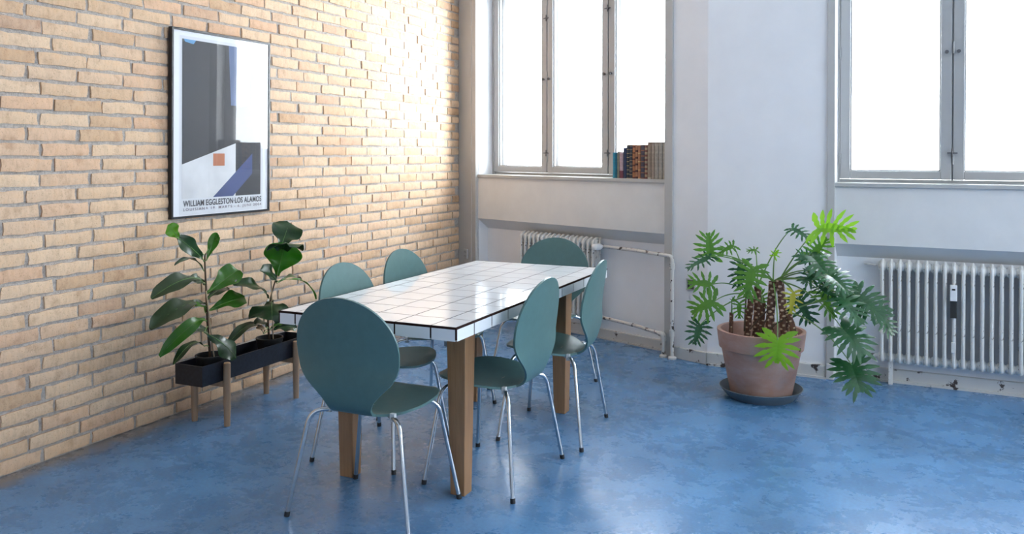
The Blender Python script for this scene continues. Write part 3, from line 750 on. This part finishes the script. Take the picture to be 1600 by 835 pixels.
# ------------------------------------------------------------------ leaves
def frame_from(base, tip, hint):
    X = tip - base; L = X.length; X.normalize(); Z = Vector(hint); Z = (Z - X * Z.dot(X)).normalized(); return X, Z.cross(X), Z, L
def fiddle_leaf(base, tip, width, hint, rng, arch=0.12, fold=0.25, curl=0.0):
    X, Y, Z, L = frame_from(base, tip, hint); nu, nv = 14, 6; vs = []; fs = []
    ph = rng.uniform(0, 6)
    for i in range(nu + 1):
        t = i / nu
        prof = (0.10 + 0.90 * (0.5 - 0.5 * math.cos(math.pi * min(1, t / 0.66)))) if t < 0.66 else math.sqrt(max(0.0, 1 - ((t - 0.66) / 0.345) ** 2))
        prof *= 1 - 0.16 * math.exp(-((t - 0.36) / 0.11) ** 2)
        h = max(0.012, prof) * width / 2
        zc = arch * L * 4 * t * (1 - t) - curl * L * max(0, t - 0.6) ** 2 * 4
        for k in range(nv + 1):
            u = -1 + 2 * k / nv
            wav = 0.085 * width * math.sin(t * 15 + ph + (1.5 if u > 0 else 0)) * abs(u) ** 2
            vs.append(base + X * (L * t) + Y * (h * u) + Z * (zc + fold * abs(u) * h + wav))
    w = nv + 1
    for i in range(nu):
        for k in range(nv): fs.append((i * w + k, i * w + k + 1, (i + 1) * w + k + 1, (i + 1) * w + k))
    me = MB().add(vs, fs, True).mesh('tmp'); bm = bmesh.new(); bm.from_mesh(me); bpy.data.meshes.remove(me)
    bmesh.ops.solidify(bm, geom=bm.faces[:], thickness=0.0012)
    out = MB().frombm(bm, True)
    mid = [base + X * (L * t) + Z * (arch * L * 4 * t * (1 - t) - curl * L * max(0, t - 0.6) ** 2 * 4 + 0.0005) for t in [j / 8 for j in range(9)]]
    return out, mid
def lobed_leaf(base, tip, width, hint, rng, nl=8, droop=0.12, fold=0.2):
    """deeply cut leaf: a midrib with finger-like lobes on both sides, each with a wavy edge"""
    X, Y, Z, L = frame_from(base, tip, hint); mb = MB(); W = width / 2
    def P(x, y):   # leaf coordinates (along, across) -> space
        r2 = (x / L) ** 2; ay = abs(y)
        return base + X * x + Y * y + Z * (fold * ay - droop * L * r2 - 0.9 * droop * ay * ay / max(W, 1e-4))
    nm = 8
    for sgn in (-1, 1):   # body strip beside the midrib
        vs = []; fs = []
        for i in range(nm + 1):
            t = i / nm; bw = W * 0.22 * (1 - t) ** 0.6 * (0.5 + 1.0 * min(1, t * 5)) + 0.002
            for u in (0, 0.5, 1): vs.append(P(L * t, sgn * bw * u))
        for i in range(nm):
            for k in range(2): fs.append((i * 3 + k, i * 3 + k + 1, (i + 1) * 3 + k + 1, (i + 1) * 3 + k))
        mb.add(vs, fs, True)
        for k in range(nl):
            q = k / (nl - 1)
            t0 = 0.02 + 0.80 * q ** 1.1
            ang = R(128 - 106 * q + rng.uniform(-6, 6))
            ln = W * (0.88 + 0.42 * math.sin(math.pi * min(1, 0.18 + q * 0.72))) * (1 - 0.30 * q) * rng.uniform(0.9, 1.08)
            if k == nl - 1: ln = L * 0.22
            hwid = W * (0.112 if q > 0.12 else 0.135) * (1 - 0.3 * q)
            dx, dy = math.cos(ang), math.sin(ang); vs = []; fs = []; ns = 7
            bend = rng.uniform(0.05, 0.25)
            for i in range(ns + 1):
                s = i / ns
                prof = (0.62, 0.72, 1.10, 0.84, 1.28, 1.0, 0.72, 0.06)[i]
                cx = L * t0 + dx * ln * s + bend * ln * s * s * 0.6; cyy = dy * ln * s
                for e in (-1, 0, 1): vs.append(P(cx - dy * hwid * prof * e, sgn * (cyy + dx * hwid * prof * e)) + Z * (0.10 * hwid * (1 - abs(e)) + 0.0006 * (k % 3)))
            for i in range(ns):
                for j in range(2): fs.append((i * 3 + j, i * 3 + j + 1, (i + 1) * 3 + j + 1, (i + 1) * 3 + j))
            mb.add(vs, fs, True)
    tipv = [P(L * 0.8, -W * 0.12), P(L * 0.8, W * 0.12), P(L * 0.93, W * 0.10), P(L, 0), P(L * 0.93, -W * 0.10)]
    mb.add(tipv, [(0, 1, 2, 3, 4)], True)
    return mb

# ------------------------------------------------------------------ planter and two fiddle-leaf figs
pl = thing('planter_stand', 'low black planter box on wooden legs against the brick wall', 'planter', (-3.285, 3.65, 0))
px, py = 3.285, -3.65
BX0, BX1, BY0, BY1, BZ0, BZ1 = -3.375, -3.192, 3.22, 4.08, 0.236, 0.340
bx = MB(); th = 0.006
bx.box(BX0 + px, BX1 + px, BY0 + py, BY1 + py, BZ0, BZ0 + th)
bx.box(BX0 + px, BX0 + th + px, BY0 + py, BY1 + py, BZ0 + th, BZ1); bx.box(BX1 - th + px, BX1 + px, BY0 + py, BY1 + py, BZ0 + th, BZ1)
bx.box(BX0 + th + px, BX1 - th + px, BY0 + py, BY0 + th + py, BZ0 + th, BZ1); bx.box(BX0 + th + px, BX1 - th + px, BY1 - th + py, BY1 + py, BZ0 + th, BZ1)
bx.build('box', M['planter'], pl)
lgm = MB().tube([(0, 0, 0), (0, 0, 0.15), (0, 0, 0.327), (0, 0, 0.331)], [0.0155, 0.0185, 0.0185, 0.015], 20).mesh('leg', M['beech'])
for x, y in ((-3.390, 3.366), (-3.171, 3.371), (-3.390, 3.925), (-3.171, 3.925)): put('leg', lgm, pl, loc=(x + px, y + py, 0))
for y in (3.369, 3.925): MB().box(-3.375 + px, -3.185 + px, y - 0.014 + py, y + 0.014 + py, 0.205, 0.2355).build('crossbar', M['beech'], pl)

def fig(label, cx, cyy, stem_px, leaves, cane, seed):
    t = thing('fiddle_leaf_fig', label, 'plant', (cx, cyy, BZ0 + th))
    O = Vector((cx, cyy, BZ0 + th)); rg = random.Random(seed)
    pot = MB().lathe([(0.001, 0.0), (0.058, 0.0), (0.074, 0.112), (0.077, 0.112), (0.077, 0.122), (0.070, 0.122), (0.066, 0.09)], seg=28)
    pot.build('pot', M['potblack'], t); MB().lathe([(0.0665, 0.092), (0.04, 0.099), (0.001, 0.102)], seg=24).build('soil', M['soil'], t)
    sp_ = [O + Vector((0, 0, 0.09))] + [at_x(x, y, X) for x, y, X in stem_px]
    sm = spline(sp_, 6); n = len(sm)
    MB().tube([p - O for p in sm], [0.0065 - 0.003 * i / n for i in range(n)], 8).build('stem', M['stem'], t)
    if cane: MB().tube([O + Vector((0.012, 0.018, 0.08)) - O, at_x(*cane) - O], 0.0035, 8).build('cane', M['cane'], t)
    for (bx_, by_, bX), (tx, ty, tX), wd, mat, kw in leaves:
        b, e = at_x(bx_, by_, bX), at_x(tx, ty, tX)
        kw = dict(kw); hint = kw.pop('hint', (0.45, -0.45, 0.75))
        m, mid = fiddle_leaf(b - O, e - O, wd / 270, hint, rg, **kw)
        lf = m.build('leaf', M[mat], t)
        MB().tube(mid, [0.0022 - 0.0016 * i / 8 for i in range(9)], 6).build('midrib', M['petiole'], lf)
        near = min(sm, key=lambda p: (p - b).length)
        if (near - b).length > 0.012: MB().tube([near - O, near.lerp(b, 0.5) + Vector((0, 0, 0.003)) - O, b - O], 0.0024, 6).build('petiole', M['petiole'], t)
    return t
Xc = -3.28
fig('taller fiddle-leaf fig at the near end of the black planter', -3.283, 3.37,
    [(324, 500, Xc), (322, 450, Xc), (320, 405, Xc), (322, 396, Xc)],
    [((320, 409, Xc), (276, 371, -3.24), 23, 'fd', dict(hint=(0.7, -0.5, 0.35), arch=0.06, fold=0.2)),
     ((281, 374, -3.24), (262, 352, -3.25), 20, 'fy', dict(hint=(0.7, -0.5, 0.35), arch=0.02, fold=0.1)),
     ((322, 408, Xc), (338, 364, -3.28), 15, 'fb', dict(hint=(0.7, -0.6, 0.1), arch=0.03, fold=0.5)),
     ((333, 378, -3.28), (344, 372, -3.25), 9, 'fb', dict(hint=(0.5, -0.5, 0.6), arch=0.05)),
     ((319, 424, Xc), (273, 415, -3.22), 11, 'fd', dict(hint=(0.1, -0.2, 0.95), arch=0.18)),
     ((319, 441, Xc), (236, 467, -3.22), 26, 'fo', dict(hint=(0.55, -0.35, 0.75), arch=0.16)),
     ((323, 459, Xc), (372, 422, -3.30), 33, 'fb', dict(hint=(0.65, -0.65, 0.35), arch=0.03, fold=0.35)),
     ((325, 486, Xc), (383, 466, -3.27), 30, 'fb', dict(hint=(0.6, -0.5, 0.6), arch=0.08, fold=0.25)),
     ((321, 476, Xc), (234, 515, -3.20), 30, 'fo', dict(hint=(0.5, -0.4, 0.75), arch=0.14)),
     ((319, 446, Xc), (296, 437, -3.24), 17, 'fd', dict(hint=(0.6, -0.5, 0.6))),
     ((322, 470, Xc), (352, 450, -3.36), 24, 'fd', dict(hint=(0.5, -0.3, 0.8), arch=0.08)),
     ((322, 503, Xc), (249, 557, -3.20), 20, 'fb', dict(hint=(0.65, -0.55, 0.5), arch=0.26)),
     ((326, 527, Xc), (297, 512, -3.22), 14, 'fd', dict(hint=(0.6, -0.5, 0.6))),
     ((319, 520, -3.20), (369, 560, -3.09), 33, 'fd', dict(hint=(0.42, -0.35, 0.85), arch=0.10, fold=-0.1)),
     ((319, 541, Xc), (271, 570, -3.20), 13, 'fd', dict(hint=(0.3, -0.3, 0.9), arch=0.2)),
     ((321, 489, Xc), (306, 479, -3.2), 13, 'fb', dict(hint=(0.5, -0.5, 0.7)))], (322, 455, -3.27), 5)
X2 = -3.28
fig('shorter fiddle-leaf fig at the far end of the black planter, beside the table corner', -3.283, 3.83,
    [(419, 500, X2), (424, 462, X2), (433, 430, X2)],
    [((437, 392, -3.30), (452, 348, -3.34), 50, 'fd', dict(hint=(0.7, -0.6, 0.4), arch=0.05, fold=0.15)),
     ((433, 431, X2), (446, 380, -3.24), 60, 'fb', dict(hint=(0.72, -0.66, 0.15), arch=-0.03, fold=0.3)),
     ((443, 392, -3.26), (447, 380, -3.10), 56, 'fd', dict(hint=(0.3, -0.3, 0.9), arch=0.08, fold=-0.3)),
     ((431, 441, X2), (406, 423, -3.24), 28, 'fd', dict(hint=(0.6, -0.5, 0.6))),
     ((431, 441, X2), (494, 468, -3.22), 11, 'fb', dict(hint=(0.2, -0.2, 0.95), arch=0.2)),
     ((433, 443, X2), (470, 437, -3.34), 14, 'fd', dict(hint=(0.3, -0.3, 0.9), arch=0.1)),
     ((419, 466, X2), (364, 446, -3.24), 25, 'fd', dict(hint=(0.5, -0.4, 0.75), arch=0.12)),
     ((423, 472, -3.26), (425, 500, -3.10), 66, 'fd', dict(hint=(0.35, -0.3, 0.9), arch=0.12, fold=-0.25)),
     ((424, 516, X2), (464, 513, -3.18), 22, 'fd', dict(hint=(0.4, -0.4, 0.8), arch=0.12)),
     ((421, 515, X2), (444, 505, -3.26), 12, 'fb', dict(hint=(0.4, -0.4, 0.8))),
     ((418, 500, X2), (426, 474, -3.30), 12, 'fb', dict(hint=(0.7, -0.6, 0.2))),
     ((412, 522, X2), (355, 539, -3.20), 17, 'fo', dict(hint=(0.35, -0.35, 0.85), arch=0.22)),
     ((416, 512, X2), (398, 507, -3.2), 16, 'fd', dict(hint=(0.5, -0.4, 0.7))),
     ((412, 520, -3.24), (400, 513, -3.22), 8, 'dry', dict(hint=(0.6, -0.4, 0.6), arch=0.2, fold=0.6))], (424, 440, -3.27), 9)

# ------------------------------------------------------------------ saucer, terracotta pot, split-leaf philodendron
PX, PY = -0.722, 5.08
sa = thing('plant_saucer', 'dark slate saucer under the big terracotta pot', 'saucer', (PX, PY, 0))
MB().lathe([(0.001, 0.0), (0.186, 0.0), (0.234, 0.056), (0.237, 0.060), (0.232, 0.062), (0.226, 0.056), (0.180, 0.007), (0.001, 0.006)], seg=64).build('dish', M['saucer'], sa)
pt_ = thing('terracotta_pot', 'large weathered terracotta pot with thick rim on a dark saucer', 'pot', (PX, PY, 0.0065))
MB().lathe([(0.001, 0.0), (0.165, 0.0), (0.172, 0.01), (0.222, 0.262), (0.226, 0.278), (0.238, 0.284), (0.250, 0.380), (0.250, 0.387), (0.243, 0.390), (0.229, 0.387), (0.224, 0.36), (0.206, 0.262), (0.165, 0.02), (0.001, 0.02)], seg=72).build('body', M['terracotta'], pt_)
ph = thing('split_leaf_philodendron', 'big split-leaf philodendron with scarred brown trunks in the terracotta pot', 'plant', (PX, PY, 0.30))
OP = Vector((PX, PY, 0.30)); rg = random.Random(21)
MB().lathe([(0.205, -0.004), (0.12, 0.010), (0.001, 0.016)], seg=36).build('soil', M['soil'], ph)
def trunk(b, t, r, curve=(0, 0, 0)):
    b, t = Vector(b), Vector(t); c = (b + t) / 2 + Vector(curve); path = bezier(b, c, t, 10)
    MB().tube([p - OP for p in path], [r * (0.92 + 0.08 * math.sin(i * 2.1)) for i in range(11)], 12).build('trunk', M['trunk'], ph)
    L = (t - b).length; n = max(8, int(L / 0.0078 * (r / 0.02))); sc_ = MB()
    for i in range(n):   # leaf scars climbing in a spiral
        q = (i + 0.5) / n; p = b * (1 - q) ** 2 + c * 2 * q * (1 - q) + t * q * q
        a = i * 2.39996; up_ = (t - b).normalized(); s1 = up_.orthogonal().normalized(); s2 = up_.cross(s1)
        o = s1 * math.cos(a) + s2 * math.sin(a); side = up_.cross(o); rr = r * 0.97; w = r * rg.uniform(0.44, 0.58); h = r * rg.uniform(0.24, 0.34)
        k0 = p + o * rr; vs = [k0 + side * w * math.cos(j * math.pi / 3) + up_ * h * math.sin(j * math.pi / 3) - o * (0.25 * r if j in (0, 3) else 0.03 * r) for j in range(6)]
        vs.append(k0 + o * 0.13 * r)
        sc_.add([v - OP for v in vs], [(j, (j + 1) % 6, 6) for j in range(6)])
    sc_.build('leaf_scars', M['scar'], ph, kind='stuff')
    return t
zb = 0.30
def base_at(x, y, Y):
    p = at_y(x, y, Y); return Vector((p.x, p.y, zb))
cA = trunk(base_at(1166, 519, 5.10), at_y(1174, 462, 5.12), 0.021, (0.0, 0, 0))
cB = trunk(base_at(1180, 521, 5.16), at_y(1184, 448, 5.18), 0.022, (0.006, 0, 0))
cC = trunk(base_at(1201, 523, 5.05), at_y(1208, 440, 5.06), 0.025, (-0.004, 0, 0))
cD = trunk(base_at(1226, 523, 5.02), at_y(1218, 438, 5.04), 0.024, (0.012, 0, 0.01))
cE = trunk(base_at(1247, 521, 5.00), at_y(1231, 488, 5.02), 0.019, (0.006, 0, 0.01))
cG = trunk(base_at(1188, 521, 5.08), at_y(1192, 474, 5.09), 0.017)
cF = trunk(base_at(1141.6, 515, 5.08), at_y(1143, 489, 5.08), 0.013)
# thin bare roots and a stick among the trunks
for a, b in (((1172, 515, 5.02), (1200, 485, 5.03)), ((1196, 520, 4.98), (1224, 500, 5.0)), ((1163, 518, 5.05), (1166, 458, 5.08)), ((1188, 520, 5.0), (1200, 496, 5.02))):
    p, q = at_y(*a), at_y(*b); MB().tube([p - OP, p.lerp(q, 0.5) + Vector((0, 0, 0.008)) - OP, q - OP], 0.005, 7).build('root', M['stem'], ph)
crown = dict(A=cA, B=cB, C=cC, D=cD, E=cE, F=cF, G=cG)
V1 = (0.20, -0.80, 0.55); V2 = (0.15, -0.55, 0.80); V3 = (0.1, -0.95, 0.2); V4 = (0.22, -0.55, 0.80)
pleaves = [  # base px, tip px, width px, material, crown, rise of the petiole, normal, lobes
 ((1279, 357, 5.00), (1333, 356, 4.92), 60, 'py', 'D', 0.02, V1, 7),
 ((1238, 357, 5.16), (1268, 372, 5.10), 30, 'pd', 'B', 0.05, V2, 7),
 ((1110, 398, 5.02), (1107, 366, 5.00), 44, 'pg', 'C', 0.06, V1, 7),
 ((1110, 401, 5.00), (1073, 417, 4.90), 30, 'pd', 'C', 0.06, V2, 7),
 ((1146, 384, 5.20), (1124, 394, 5.16), 24, 'pg', 'A', 0.03, V1, 6),
 ((1181, 391, 5.28), (1167, 391, 5.26), 18, 'pg', 'B', 0.02, V2, 5),
 ((1112, 445, 5.06), (1077, 440, 5.00), 40, 'pg', 'A', 0.05, V1, 6),
 ((1115, 472, 5.00), (1081, 486, 4.94), 48, 'pg', 'A', 0.04, V1, 7),
 ((1094, 508, 4.98), (1085, 537, 4.92), 36, 'pd', 'A', 0.05, V3, 7),
 ((1158, 412, 5.10), (1154, 449, 5.02), 36, 'pd', 'B', 0.09, V3, 7),
 ((1176, 420, 5.00), (1166, 462, 4.92), 48, 'pg', 'C', 0.05, V1, 8),
 ((1210, 400, 5.06), (1216, 391, 5.05), 16, 'py', 'C', 0.0, V1, 4),
 ((1143, 472, 5.08), (1147, 464, 5.06), 9, 'pg', 'F', 0.0, V1, 4),
 ((1155, 474, 5.04), (1155, 498, 5.02), 22, 'pg', 'G', 0.05, V3, 6),
 ((1270, 398, 5.02), (1292, 372, 5.04), 36, 'pg', 'D', 0.03, V1, 7),
 ((1269, 402, 4.98), (1296, 428, 4.88), 53, 'pd', 'D', 0.03, V4, 8),
 ((1266, 404, 5.00), (1248, 398, 4.96), 28, 'pd', 'D', 0.04, V1, 6),
 ((1294, 430, 4.90), (1327, 450, 4.80), 51, 'pd', 'C', 0.06, V4, 8),
 ((1276, 429, 4.96), (1255, 438, 4.88), 38, 'pd', 'D', 0.03, V4, 7),
 ((1280, 448, 4.96), (1308, 462, 4.84), 28, 'pd', 'C', 0.05, V1, 7),
 ((1284, 458, 5.10), (1304, 494, 5.04), 36, 'pg', 'D', 0.06, V3, 7),
 ((1312, 462, 4.86), (1348, 503, 4.76), 47, 'pd', 'C', 0.07, V4, 8),
 ((1336, 461, 4.92), (1379, 490, 4.84), 55, 'pd', 'C', 0.07, V1, 9),
 ((1372, 485, 5.02), (1397, 522, 4.98), 38, 'pd', 'E', 0.09, V4, 8),
 ((1316, 514, 4.86), (1352, 548, 4.78), 62, 'pd', 'C', 0.11, V4, 9),
 ((1331, 571, 4.90), (1345, 610, 4.80), 61, 'pd', 'E', 0.09, V1, 9),
 ((1248, 468, 5.16), (1268, 505, 5.14), 44, 'pd', 'D', 0.03, V3, 7),
 ((1240, 457, 4.90), (1235, 490, 4.86), 26, 'pyel', 'D', 0.02, V3, 6),
 ((1215, 532, 4.79), (1214, 566, 4.745), 58, 'py', 'C', 0.02, (0.15, -0.85, 0.5), 7),
 ((1188, 462, 5.2), (1196, 482, 5.18), 26, 'pg', 'G', 0.03, V3, 6),
]
for i, (b, e, wd, mt, cr, rise, hint, nl) in enumerate(pleaves):
    B, E2, C_ = at_y(*b), at_y(*e), crown[cr]
    mid = C_.lerp(B, 0.55) + Vector((0, 0, rise + 0.06 * (C_ - B).length)) + Vector((rg.uniform(-.01, .01), rg.uniform(-.01, .01), 0))
    if cr == 'C' and i == 28: mid = Vector((B.x - 0.005, B.y + 0.05, (C_.z + B.z) / 2 + 0.06))
    lf = lobed_leaf(B - OP, E2 - OP, wd / 262, hint, rg, nl, droop=rg.uniform(0.10, 0.25), fold=rg.uniform(0.08, 0.25)).build('leaf', M[mt], ph)
    n = 12; pth = bezier(C_, mid, B, n)
    MB().tube([p - OP for p in pth], [0.0048 - 0.0022 * k / n for k in range(n + 1)], 7).build('petiole', M['petiole'], ph)
